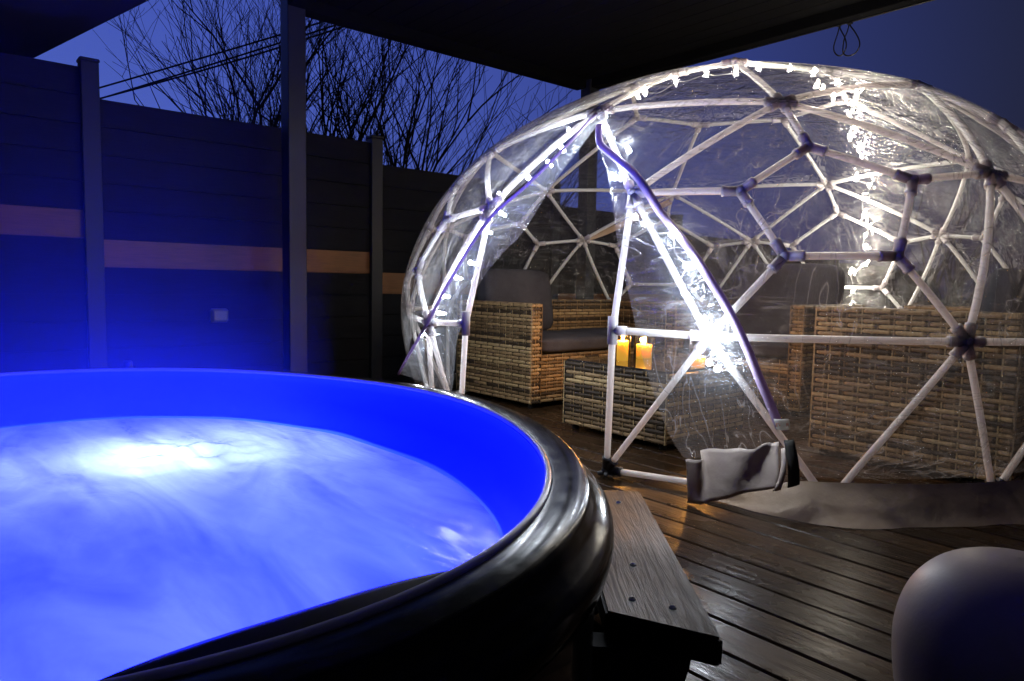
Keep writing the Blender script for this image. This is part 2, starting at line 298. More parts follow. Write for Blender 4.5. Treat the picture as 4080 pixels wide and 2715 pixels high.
def film(name, haze0, haze1, bump_s, tintc=.93, bend=.2, tone=(.85, .85, .87)):
    """thin clear sheet: lets most light through, bends a little of it, carries fine creases that scatter and glint"""
    m = bpy.data.materials.new(name); m.use_nodes = True; nt = m.node_tree
    nt.nodes.remove(nt.nodes['Principled BSDF'])
    big = noise_(m, coords(m, (1, 1, .6)), 2.6, 3, .5, .6)
    def crease(scale, rot, freq, sharp):
        f = noise_(m, coords(m, scale, rot=rot), freq, 2.2, .5, 1.2)
        l = math_(m, 'SUBTRACT', 1, math_(m, 'MULTIPLY', math_(m, 'ABSOLUTE', math_(m, 'SUBTRACT', f, .5)), sharp), True)
        return f, math_(m, 'POWER', l, 2)
    f1, l1 = crease((.7, .7, 3.4), (.45, .25, .4), 4.6, 24)
    f2, l2 = crease((.8, 3.2, .8), (.2, .9, .1), 5, 28)
    f3, l3 = crease((2.6, .5, .9), (.9, .1, .7), 6.5, 24)
    gate1 = math_(m, 'MULTIPLY', math_(m, 'SUBTRACT', big, .42, True), 5, True)
    gate2 = math_(m, 'MULTIPLY', math_(m, 'SUBTRACT', .56, big, True), 6, True)
    gate3 = math_(m, 'MULTIPLY', math_(m, 'SUBTRACT', noise_(m, coords(m, rot=(1, 2, 3)), 2.5, 2), .54, True), 6, True)
    lines = math_(m, 'ADD', math_(m, 'MULTIPLY', l1, gate1), math_(m, 'ADD', math_(m, 'MULTIPLY', l2, gate2), math_(m, 'MULTIPLY', l3, gate3)), True)
    h = math_(m, 'ADD', math_(m, 'ADD', f1, math_(m, 'MULTIPLY', f2, .9)), math_(m, 'ADD', math_(m, 'MULTIPLY', f3, .6), math_(m, 'MULTIPLY', lines, .25)))
    nrm = bump(m, h, bump_s, .05)
    hz = math_(m, 'ADD', haze0, math_(m, 'MULTIPLY', lines, haze1), True)
    tr = N(m, 'ShaderNodeBsdfTransparent'); tr.inputs[0].default_value = (tintc, tintc, tintc, 1)
    rf = N(m, 'ShaderNodeBsdfRefraction'); rf.inputs['IOR'].default_value = 1.015; rf.inputs['Roughness'].default_value = 0; rf.inputs[0].default_value = (.95, .95, .95, 1); Lk(m, nrm, rf.inputs['Normal'])
    mx0 = N(m, 'ShaderNodeMixShader'); mx0.inputs[0].default_value = bend; Lk(m, tr.outputs[0], mx0.inputs[1]); Lk(m, rf.outputs[0], mx0.inputs[2])
    df = N(m, 'ShaderNodeBsdfDiffuse'); df.inputs[0].default_value = (*tone, 1)
    tl = N(m, 'ShaderNodeBsdfTranslucent'); tl.inputs[0].default_value = (*tone, 1)
    gl = N(m, 'ShaderNodeBsdfGlossy'); gl.inputs['Roughness'].default_value = .12; Lk(m, nrm, gl.inputs['Normal'])
    mx1 = N(m, 'ShaderNodeMixShader'); mx1.inputs[0].default_value = .6; Lk(m, df.outputs[0], mx1.inputs[1]); Lk(m, tl.outputs[0], mx1.inputs[2])
    mx2 = N(m, 'ShaderNodeMixShader'); Lk(m, hz, mx2.inputs[0]); Lk(m, mx0.outputs[0], mx2.inputs[1]); Lk(m, mx1.outputs[0], mx2.inputs[2])
    lw = N(m, 'ShaderNodeLayerWeight'); lw.inputs[0].default_value = .5; Lk(m, nrm, lw.inputs['Normal'])
    frs = math_(m, 'ADD', .045, math_(m, 'MULTIPLY', math_(m, 'POWER', lw.outputs['Facing'], 4), .8), True)
    mx3 = N(m, 'ShaderNodeMixShader'); Lk(m, frs, mx3.inputs[0]); Lk(m, mx2.outputs[0], mx3.inputs[1]); Lk(m, gl.outputs[0], mx3.inputs[2])
    Lk(m, mx3.outputs[0], nt.nodes['Material Output'].inputs[0])
    return m
M_film = film('clear pvc film', FILM_HAZE, .26, .5)
M_flap = film('clear pvc door flap', FLAP_HAZE, .3, .5, bend=.1, tone=(.78, .84, .95))

# water: foamy, lit from below
M_water = bpy.data.materials.new('foaming water'); M_water.use_nodes = True
nt = M_water.node_tree; nt.nodes.remove(nt.nodes['Principled BSDF'])
v = coords(M_water, (2.6, .75, 1), rot=(0, 0, radians(-38)))
f1 = noise_(M_water, v, 1.9, 5, .5, 1.8); f2 = noise_(M_water, coords(M_water), 1.6, 3, .5, .6)
foam = ramp(M_water, math_(M_water, 'ADD', math_(M_water, 'MULTIPLY', f1, .65), math_(M_water, 'MULTIPLY', f2, .35)), [(.36, (.25,) * 3), (.5, (.6,) * 3), (.64, (.95,) * 3)])
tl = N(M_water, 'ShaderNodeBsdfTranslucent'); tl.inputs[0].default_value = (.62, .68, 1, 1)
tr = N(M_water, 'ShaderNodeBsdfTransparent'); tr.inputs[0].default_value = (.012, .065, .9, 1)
gl = N(M_water, 'ShaderNodeBsdfGlossy'); gl.inputs['Roughness'].default_value = .18
rip = noise_(M_water, v, 9, 4, .5, .8); nb = bump(M_water, rip, .25, .02); Lk(M_water, nb, gl.inputs['Normal'])
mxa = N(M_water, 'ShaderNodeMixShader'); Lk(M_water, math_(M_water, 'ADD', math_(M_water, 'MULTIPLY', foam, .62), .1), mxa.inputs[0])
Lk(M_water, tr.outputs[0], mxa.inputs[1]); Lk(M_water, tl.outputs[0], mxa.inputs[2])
fr = N(M_water, 'ShaderNodeFresnel'); fr.inputs[0].default_value = 1.33; Lk(M_water, nb, fr.inputs[1])
mxb = N(M_water, 'ShaderNodeMixShader'); Lk(M_water, fr.outputs[0], mxb.inputs[0]); Lk(M_water, mxa.outputs[0], mxb.inputs[1]); Lk(M_water, gl.outputs[0], mxb.inputs[2])
Lk(M_water, mxb.outputs[0], nt.nodes['Material Output'].inputs[0])
# ------------------------------------------------------------------ ground and deck
TC = Vector((.26, 1.713, 0)); ZR = .43; ZW = .272
def lip(t): return .983 + .108 * cos(2 * t) + .018 * cos(4 * t)
def wat_r(t): return .885 + .124 * cos(2 * t)
def tubp(t, off, z): r = lip(t) + off; return (TC.x + r * sin(t), TC.y + r * cos(t), z)
g_ = MB(); g_.grid([[(x, y, -.47) for x in (-120, -20, -4, 4, 12, 40, 120)] for y in (-120, -20, -4, 4, 12, 40, 120)])
g_.build('ground', M_soil, kind='structure')
# deck: sub-frame plus one board after another, cut away round the tub
deck = MB()
for k in range(14): 
    y = -1.1 + .42 * k
    if y < .35 or y > 3.15: deck.box((-1.5, y, -.16), (7.4, y + .045, -.036))
    else: deck.box((1.45, y, -.16), (7.4, y + .045, -.036))
deck = deck.build('deck', M_sub, kind='structure')
PW, GAP = .1187, .0062
def chord(x):
    """y range of the tub shell at this x"""
    ys = [tubp(2 * pi * i / 240, .125, 0) for i in range(240)]
    s = [p[1] for p in ys if abs(p[0] - x) < .03]
    return (min(s), max(s)) if s else None
bmesh_cache = {}
def board_mesh(L):
    key = round(L, 3)
    if key not in bmesh_cache:
        b = MB(); w = (PW - GAP) / 2; b.bbox((-w, -L / 2, -.028), (w, L / 2, 0), .0035); me = b.mesh('board'); me.materials.append(M_deck); bmesh_cache[key] = me
    return bmesh_cache[key]
k0 = int((-1.45 - 1.736) / PW)
for k in range(k0, 48):
    x = 1.736 + (k + .5) * PW
    segs = [(-1.2, 4.62)]
    c = [chord(x + d) for d in (-PW / 2, 0, PW / 2)]; c = [q for q in c if q]
    if c: lo = min(q[0] for q in c); hi = max(q[1] for q in c); segs = [(-1.2, lo - .02), (hi + .02, 4.62)]
    for a, b in segs:
        link('board', board_mesh(b - a), parent=deck, loc=(x, (a + b) / 2, random.uniform(-.0015, .0015)))

# ------------------------------------------------------------------ fence
fence = empty('fence', (.0, 4.8, -.45), label='dark horizontal board fence with one pale board per panel behind the tub', cat='fence')
PLEN, BH, GY = 1.866, .163, 4.8
def fence_panel(x0, x1, top, n, orange, zlow=-.43):
    for i in range(n):
        z1 = top - i * BH; z0 = z1 - BH
        if z0 < zlow: z0 = zlow
        if z1 - z0 < .03: break
        b = MB(); x = (x0 + x1) / 2; hl = (x1 - x0) / 2; h = z1 - z0
        prof = [(-.012, 0), (.001, 0), (.001, -.02), (.012, -.02), (.012, -h - .012), (.003, -h - .012), (.003, -h + .006), (-.012, -h + .006)]
        k = len(prof); b.add([(-hl, y, z) for y, z in prof] + [(hl, y, z) for y, z in prof], [tuple(range(k)), tuple(range(2 * k - 1, k - 1, -1))] + [(q, k + q, k + (q + 1) % k, (q + 1) % k) for q in range(k)])
        o = b.build('board', M_fence_o if i == orange else M_fence, fence, loc=(x, GY + random.uniform(-.002, .002), z1))
        if i == orange: o['label'] = 'pale oak coloured fence board'
def fence_post(x, top):
    b = MB(); b.bbox((-.047, -.047, -.45 - top), (.047, .047, 0), .004); b.bbox((-.052, -.052, 0.0005), (.052, .052, .022), .006)
    b.build('post', M_post, fence, loc=(x, GY, top))
px_ = .813
fence_panel(px_ - 1.775, px_ - .047, 1.955, 15, 5); fence_post(px_ - 1.82, 2.16)
fence_post(px_, 1.985)
tp = 1.79
for j in range(7):
    a = px_ + .047 + j * PLEN; b = a + 1.772
    fence_panel(a, b, tp, 14, 5); fence_post(b + .047, tp + .03); tp -= BH * .93 if j < 4 else .04
s = empty('wall_box', (1.514, 4.788, .515), label='small grey rounded socket box on the fence behind the tub', cat='box')
b = MB(); b.bbox((-.055, -.05, -.045), (.055, 0, .045), .012); b.build('housing', mat('grey plastic', (.2, .21, .23), .5), s, loc=(1.514, 4.787, .515))
b = MB(); b.bbox((-.045, -.012, -.034), (.045, 0, .034), .005); b.build('lid', mat('grey plastic lid', (.26, .27, .3), .45), s, loc=(1.514, 4.737, .515))

# ------------------------------------------------------------------ gazebo over the dome
gz = empty('gazebo', (1.83, 4.29, 0), label='black square post gazebo with flat roof above the clear dome', cat='gazebo')
for x, y in ((1.83, 4.29), (4.42, 4.25), (4.42, -.3), (1.83, -.3)):
    b = MB(); b.bbox((-.057, -.057, 0), (.057, .057, 2.56), .004); b.bbox((-.085, -.085, 0), (.085, .085, .012), .003)
    b.build('post', M_post, gz, loc=(x, y, 0))
for lo, hi in (((1.889, 4.235, 2.402), (4.36, 4.345, 2.56)), ((4.37, -.24, 2.403), (4.478, 4.19, 2.56)), ((1.772, -.24, 2.403), (1.88, 4.23, 2.56)), ((1.889, -.355, 2.402), (4.36, -.245, 2.56))):
    b = MB(); b.bbox(lo, hi, .004); b.build('beam', M_roof, gz)
b = MB()
for k in range(18): b.bbox((1.885 + k * .1382, -.24, 2.47), (1.885 + k * .1382 + .134, 4.23, 2.5), .003)
b.build('roof_panel', M_roof, gz)
b = MB(); b.tube([(4.45, 4.18, 2.398), (4.45, -.2, 2.398)], .005, 5); b.build('trim', M_cable, gz)
hc = empty('hanging_cable', (4.45, 2.12, 2.4), label='thin black cable hanging in two loops from the gazebo beam', cat='cable')
b = MB(); b.tube(spline(LOOP1, 50), .0042, 6); b.tube(spline(LOOP2, 50), .0042, 6); b.build('loop', M_cable, hc, smooth=True)
for lo, hi in (((4.44, 2.075, 2.385), (4.46, 2.105, 2.402)), ((4.44, 2.145, 2.39), (4.46, 2.172, 2.403))): b = MB(); b.bbox(lo, hi, .003); b.build('clip', M_cable, hc)

# second flat canopy, its edge running away over the tub and the fence
cn = empty('flat_canopy', (-.6, 3, 0), label='flat dark canopy roof above the tub and the left end of the fence', cat='canopy')
def edge(y): return 1.13 + (4.715 - y) * .203
b = MB(); ys = [-1.0 + .5 * i for i in range(22)]
for z0, z1, inn in ((2.4, 2.54, 0),):
    lo = [(edge(ys[0]), ys[0], z0), (edge(ys[-1]), ys[-1], z0), (-3, ys[-1], z0), (-3, ys[0], z0)]; hi = [(x, y, z1) for x, y, _ in lo]
    b.add(lo + hi, [(0, 1, 2, 3), (7, 6, 5, 4), (0, 4, 5, 1), (1, 5, 6, 2), (2, 6, 7, 3), (3, 7, 4, 0)])
b.build('roof_panel', M_canopy, cn)
for x, y in ((-2.6, 4.4), (-2.6, -.6), (-2.6, 8.6)):
    b = MB(); b.bbox((-.06, -.06, -.45), (.06, .06, 2.398), .004); b.build('post', M_post, cn, loc=(x, y, 0))

# ------------------------------------------------------------------ power lines
for i, (w, lb) in enumerate(((WIRE1, 'uppermost thin power line crossing the dusk sky'), (WIRE2, 'lowest power line, running just under its twin'), (WIRE3, 'middle power line of the three in the sky'))):
    b = MB(); P = [Vector(p) for p in w]; d0 = (P[1] - P[0]).normalized(); d1 = (P[-1] - P[-2]).normalized()
    b.tube([P[0] - d0 * 25] + spline(w, 30) + [P[-1] + d1 * 12], .014, 5); o = b.build('power_line', M_cable, smooth=True)
    tag(o, lb, 'power line', 'power lines over the fence')

# ------------------------------------------------------------------ bare trees beyond the fence
def tree(loc, height, spread, stems, seed, label, lean=0, twig=1.0, dens=.85):
    rnd = random.Random(seed); root = empty('bare_tree', loc, label=label, cat='tree', group='leafless trees beyond the fence')
    tr, cr = MB(), MB(); L0 = Vector(loc)
    def grow(p, d, L, r, lvl, mb):
        n = 5 if lvl < 2 else 4; pts = [p]; q = p.copy(); dd = d.copy(); kids = []
        for i in range(n):
            dd = (dd + Vector((rnd.gauss(0, .10), rnd.gauss(0, .10), rnd.gauss(.035, .06)))).normalized()
            q = q + dd * (L / n); pts.append(q.copy())
            if lvl < 4 and (lvl > 0 or i > 0): kids.append((q.copy(), dd.copy(), 1 - (i + 1) / (n + 1)))
        mb.tube(pts, [max(0.0024, r * (1 - .72 * i / n)) for i in range(n + 1)], 6 if lvl == 0 else (4 if lvl < 2 else 3), cap=False)
        for kp, kd, f in kids:
            m = 2 if lvl == 0 else int(rnd.random() < (0, .75, .62, .4)[lvl] * dens)
            for _ in range(max(0, m)):
                ax = Vector((rnd.gauss(0, 1), rnd.gauss(0, 1), rnd.gauss(0, .3))).normalized()
                k = (kd + ax * rnd.uniform(.4, .75)); k.z += .1; k.normalize()
                grow(kp, k, L * rnd.uniform(.5, .8) * (1 if lvl else .8), max(0.0024, r * (.35 + .3 * f)), lvl + 1, cr)
    for i in range(stems):
        a = 2 * pi * i / stems + rnd.uniform(-.4, .4); tl_ = rnd.uniform(.15, 1) * spread
        d = Vector((cos(a) * tl_ + lean, sin(a) * tl_, 1)).normalized()
        grow(L0 + Vector((cos(a) * .08, sin(a) * .08, 0)), d, height * rnd.uniform(.75, 1.1), .035 * rnd.uniform(.6, 1.2), 0, tr)
    tr.build('trunk', M_bark, root); cr.build('crown', M_bark, root)
tree((3.05, 7.9, -.4), 3.3, .38, 5, 3, 'bare winter tree rising behind the fence left of the gazebo post')
tree((4.0, 7.5, -.4), 3.2, .55, 5, 11, 'bare forked tree behind the fence just right of the gazebo post')
tree((4.75, 7.1, -.4), 2.9, .75, 6, 23, 'low fanning bare tree behind the fence nearest the dome', lean=.25)
tree((3.75, 8.9, -.4), 3.4, .4, 4, 31, 'thin bare tree standing farthest back behind the gazebo post')
tree((6.2, 2.15, -.4), 1.35, .25, 4, 41, 'small bare shrub with its twig tips above the dome', dens=.3)

# ------------------------------------------------------------------ hot tub
tub = empty('hot_tub', (.26, 1.713, 0), label='oval black hot tub with a blue lining, lit from within', cat='hot tub')
NT = 144; T = [2 * pi * i / NT for i in range(NT)]
def sweep(prof, name, m, **kw):
    b = MB(); b.grid([[tubp(t, o, z) for t in T] for o, z in prof], closed=True); return b.build(name, m, tub, smooth=True, **kw)
sweep([(.012, ZR + .001), (.03, ZR + .004), (.067, ZR + .003), (.073, ZR + .0005), (.077, ZR - .006), (.081, ZR - .018), (.088, ZR - .028), (.1, ZR - .036), (.109, ZR - .042), (.115, ZR - .051), (.117, ZR - .066), (.113, ZR - .085), (.1, ZR - .098), (.085, ZR - .104)], 'rim', M_rim)
sweep([(.086, ZR - .1), (.09, ZR - .13), (.088, ZR - .2), (.086, -.2), (.08, -.45)], 'shell', M_shell)
b = MB()
b.grid([[tubp(t, .004 + .0065 * cos(a), ZR + .001 + .0065 * sin(a)) for t in T] for a in [2 * pi * k / 10 for k in range(11)]], closed=True)
b.build('lip_seal', M_bead, tub, smooth=True)
b = MB()
def linp(t, k):
    r0 = lip(t) - .002; r1 = wat_r(t) + .006; prof = [(r0, ZR - .004), (r0 - .004, ZR - .03), (r0 * .45 + r1 * .55, (ZR + ZW) / 2), (r1, ZW), (r1 - .06, 0.1), (r1 - .1, -.25), (r1 - .16, -.38), (r1 - .26, -.41), (.3, -.415), (.001, -.415)]
    r, z = prof[k]; return (TC.x + r * sin(t), TC.y + r * cos(t), z)
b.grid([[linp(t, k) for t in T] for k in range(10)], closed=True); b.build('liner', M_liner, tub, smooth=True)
# headrest on the inside of the near rim
b = MB(); rows = []
ts = [pi + radians(-10.5 + 19.5 * i / 30) for i in range(31)]
for t in ts:
    u = (t - pi + radians(.75)) / radians(9.75); w = .046 * max(0.02, (1 - abs(u) ** 2.6))
    prof = [(.002, ZR - .004), (-w * .45, ZR + .010 * (1 - u * u)), (-w * .9, ZR + .003), (-w, ZR - .02), (-w * .9, ZR - .075), (-w * .3, ZR - .1), (-.001, ZR - .1)]
    rows.append([tubp(t, o, z) for o, z in prof])
b.grid(rows); b.build('headrest', M_pad, tub, smooth=True)
b = MB(); b.lathe([(.0001, .026), (.012, .025), (.016, .018), (.017, 0), (.02, -.003)], 14, tubp(radians(16), .04, ZR + .004)); b.build('air_knob', M_pad, tub, smooth=True)
LED = Vector((.60, 2.09, -.06))
b = MB(); b.lathe([(.0001, .012), (.05, .01), (.06, 0), (.06, -.02)], 20, (LED.x, LED.y, -.4)); led = b.build('underwater_lamp', M_led, tub, smooth=True)
for n_i, (loc, e, c, r) in enumerate(TUB_LIGHTS): lamp('underwater_light_and_fill', loc, e, c, r, tub)
wt = MB(); rows = []
for k in range(40):
    f = k / 39; rows.append([(TC.x + (wat_r(t)) * f * sin(t), TC.y + wat_r(t) * f * cos(t), ZW + .006 * f * noise.noise(Vector((2.2 * f * sin(t) * 1.3, 2.2 * f * cos(t) * 1.3, .3))) + .02 * math.exp(-((TC.x + wat_r(t) * f * sin(t) - .6) ** 2 + (TC.y + wat_r(t) * f * cos(t) - 2.05) ** 2) / .03) * (.5 + noise.noise(Vector((f * sin(t) * 14, f * cos(t) * 14, 1))))) for t in T])
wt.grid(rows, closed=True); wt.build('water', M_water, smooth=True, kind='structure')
# steam over the water
if STEAM > 0:
    ms = bpy.data.materials.new('steam'); ms.use_nodes = True; nt = ms.node_tree; nt.nodes.remove(nt.nodes['Principled BSDF'])
    pv = N(ms, 'ShaderNodeVolumePrincipled'); pv.inputs['Color'].default_value = (.35, .55, 1, 1); pv.inputs['Anisotropy'].default_value = .2
    geo = N(ms, 'ShaderNodeNewGeometry'); sep = N(ms, 'ShaderNodeSeparateXYZ'); Lk(ms, geo.outputs['Position'], sep.inputs[0])
    dx = math_(ms, 'SUBTRACT', sep.outputs[0], STEAM_C[0]); dy = math_(ms, 'SUBTRACT', sep.outputs[1], STEAM_C[1]); dz = math_(ms, 'SUBTRACT', sep.outputs[2], ZW)
    r2 = math_(ms, 'ADD', math_(ms, 'POWER', math_(ms, 'DIVIDE', dx, .62), 2), math_(ms, 'POWER', math_(ms, 'DIVIDE', dy, .85), 2))
    rad = math_(ms, 'SUBTRACT', 1, r2, True)
    hz = math_(ms, 'POWER', 2.718, math_(ms, 'MULTIPLY', dz, -3.8))
    nz = noise_(ms, geo.outputs['Position'], 2.2, 2)
    den = math_(ms, 'MULTIPLY', math_(ms, 'MULTIPLY', rad, hz), math_(ms, 'MULTIPLY', math_(ms, 'ADD', nz, .2), STEAM))
    Lk(ms, den, pv.inputs['Density']); Lk(ms, pv.outputs[0], nt.nodes['Material Output'].inputs['Volume'])
    b = MB(); b.lathe([(.0001, 0), (.68, .0), (.7, .02), (.66, .8), (.45, 1.25), (.0001, 1.4)], 32); b.v = [(STEAM_C[0] + x * .95, STEAM_C[1] + y * 1.28, ZW + .03 + z) for x, y, z in b.v]
    b.build('steam', ms, kind='stuff')

# wooden step beside the tub
st = empty('wooden_step', (1.2, .9, 0), label='thick wet timber step plank beside the tub', cat='step')
P4 = [(.963, .6), (1.494, 1.207), (1.425, 1.295), (.86, .86)]
# widen the hidden side under the rim so that the plank keeps its width
b = MB(); zt, zb = .2, .15
corners = [(.963, .6), (1.494, 1.207), (1.36, 1.335), (.886, .782)]
bm = bmesh.new(); vs = [bm.verts.new((x, y, zb)) for x, y in corners]; f = bm.faces.new(vs); e = bmesh.ops.extrude_face_region(bm, geom=[f])
bmesh.ops.translate(bm, vec=(0, 0, zt - zb), verts=[v for v in e['geom'] if isinstance(v, bmesh.types.BMVert)])
bmesh.ops.recalc_face_normals(bm, faces=bm.faces); bmesh.ops.bevel(bm, geom=bm.edges[:], offset=.005, segments=2, affect='EDGES')
d = Vector((.531, .607, 0)); ang = atan2(d.y, d.x)
me = bpy.data.meshes.new('tread'); cc = Vector((1.17, .95, zt)); R3 = Matrix.Rotation(-(ang - pi / 2), 3, 'Z')
for v in bm.verts: v.co = R3 @ (v.co - cc)
bm.to_mesh(me); bm.free(); me.materials.append(M_tread)
o = link('tread', me, parent=st, loc=cc); o.rotation_euler.z = ang - pi / 2
for k in (0, 1):
    b = MB(); base = Vector(corners[0]) .lerp(Vector(corners[1]), .07 if k == 0 else .9); inn = (Vector(corners[2]) - Vector(corners[1])).normalized()
    dd = Vector((d.x, d.y)).normalized(); rows = []
    L_ = .17
    prof = [(0, zb - .002), (L_, zb - .002)]
    outer = base + inn * .035
    for w0 in (0, .05):
        rows.append([tuple((outer + inn * q + dd * w0)) + (z,) for q, z in ((0, zb - .002), (.002, .12), (.015, .075), (.035, .035), (.06, .008), (.07, 0.0), (.2, 0.0), (.2, zb - .002))])
    n = 8; b.add(rows[0] + rows[1], [tuple(range(n)), tuple(range(2 * n - 1, n - 1, -1))] + [(i, (i + 1) % n, n + (i + 1) % n, n + i) for i in range(n)])
    b.build('bracket', M_blackwood, st)
b = MB(); q0 = Vector(corners[0]).lerp(Vector(corners[3]), .5)
for fx, fy in ((.1, .33), (.1, .7), (.32, .55), (.86, .4)):
    p = Vector(corners[0]).lerp(Vector(corners[1]), fx).lerp(Vector(corners[3]).lerp(Vector(corners[2]), fx), fy)
    bs = MB(); bs.lathe([(.0035, .0005), (.0055, .0022), (.007, .0008), (.007, -.002)], 10, (p.x, p.y, zt)); bs.build('screw', M_screw, st)

# moulded white pouf at the right edge
prof = [(max(.0001, v.x), max(0, v.y)) for v in spline([(.0001, .37, 0), (.055, .364, 0), (.103, .342, 0), (.138, .302, 0), (.156, .25, 0), (.159, .195, 0), (.152, .135, 0), (.137, .075, 0), (.116, .022, 0), (.102, .0, 0)], 46)] + [(.0001, 0)]
po = MB(); po.lathe(prof[::-1], 56)
POUF = POUF_LOC
o = po.build('pouf', M_pouf, smooth=True, loc=POUF); tag(o, 'smooth white egg shaped plastic pouf on the deck', 'pouf')
# ------------------------------------------------------------------ rattan furniture
def wicker(name, u0, u1, z0, z1, place, parent, seed, step=.0215, cell=.066, depth=.006):
    """woven panel: strands over and under upright spokes, joined into one part; place(u, out, z) gives the world point"""
    rnd = random.Random(seed); b = MB()
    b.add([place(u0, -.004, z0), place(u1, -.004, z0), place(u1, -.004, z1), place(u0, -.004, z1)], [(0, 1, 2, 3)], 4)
    nc = max(2, round((u1 - u0) / cell)); cw = (u1 - u0) / nc
    nr = max(3, round((z1 - z0) / step)); st_ = (z1 - z0) / nr; run = 0; shade = 1
    for i in range(nc + 1):
        u = min(max(u0 + i * cw, u0 + .004), u1 - .004)
        for dx in ((-.0, ) if i in (0, nc) else (-.011, .011)):
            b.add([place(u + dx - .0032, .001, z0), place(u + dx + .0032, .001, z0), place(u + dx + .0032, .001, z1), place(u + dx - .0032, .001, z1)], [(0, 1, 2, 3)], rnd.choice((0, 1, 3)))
    for r in range(nr):
        zc = z0 + (r + .5) * st_; hh = st_ * .42
        if run <= 0: shade = rnd.choices([k for k in (0, 1, 2, 3) if k != shade], [w for k, w in enumerate((.4, .36, .16, .1)) if k != shade])[0]; run = rnd.choice((1, 1, 1, 2))
        run -= 1; off = r % 2
        i = -off
        while i < nc:
            a = max(u0, u0 + i * cw - .006); e = min(u1, u0 + (i + 2) * cw + .006 - .02)
            i += 2
            if e - a < .01: continue
            mi = shade if rnd.random() < .92 else rnd.choice((0, 1, 2))
            m = (a + e) / 2; t = min(.012, (e - a) / 4); ring = []
            for u, d, k in ((a, -.002, .75), (a + t, depth, 1), (e - t, depth, 1), (e, -.002, .75)):
                j = rnd.uniform(-.0006, .0006)
                ring.append([place(u, d - .006, zc - hh * k + j), place(u, d - .0015, zc - hh * .7 * k + j), place(u, d, zc + j), place(u, d - .0015, zc + hh * .7 * k + j), place(u, d - .006, zc + hh * k + j)])
            b.grid(ring, mi=mi); nsm = True
    return b.build(name, WICK + [M_wback], parent, kind='stuff', smooth=False)
def cushion(name, lo, hi, parent, lean=None, crown=.03, seed=0):
    """soft box with a swollen middle; lean = shear of y or x with z"""
    bm = bmesh.new(); bmesh.ops.create_cube(bm, size=2); bmesh.ops.subdivide_edges(bm, edges=bm.edges[:], cuts=7, use_grid_fill=True)
    c = [(a + h) / 2 for a, h in zip(lo, hi)]; d = [(h - a) / 2 for a, h in zip(lo, hi)]
    for v in bm.verts:
        x, y, z = v.co; k = .93
        def se(q): return q
        m = max(abs(x), abs(y), abs(z))
        # round the edges
        l4 = (abs(x) ** 7 + abs(y) ** 7 + abs(z) ** 7) ** (1 / 7); x, y, z = x / l4, y / l4, z / l4
        p = Vector((x * d[0], y * d[1], z * d[2]))
        thin = min(range(3), key=lambda i: d[i]); oth = [i for i in range(3) if i != thin]
        q = [x, y, z]; bulge = crown * (1 - q[oth[0]] ** 2) * (1 - q[oth[1]] ** 2) * (1 if q[thin] > 0 else -1) * abs(q[thin])
        p[thin] += bulge; p += Vector((1, 1, 1)) * .004 * noise.noise(Vector((x, y, z)) * 2.2 + Vector((seed, 0, 0)))
        if lean: p.y += lean[1] * (p.z + d[2]); p.x += lean[0] * (p.z + d[2])
        v.co = p + Vector(c)
    me = bpy.data.meshes.new(name); bm.to_mesh(me); bm.free()
    return link(name, me, M_cush, parent, True)
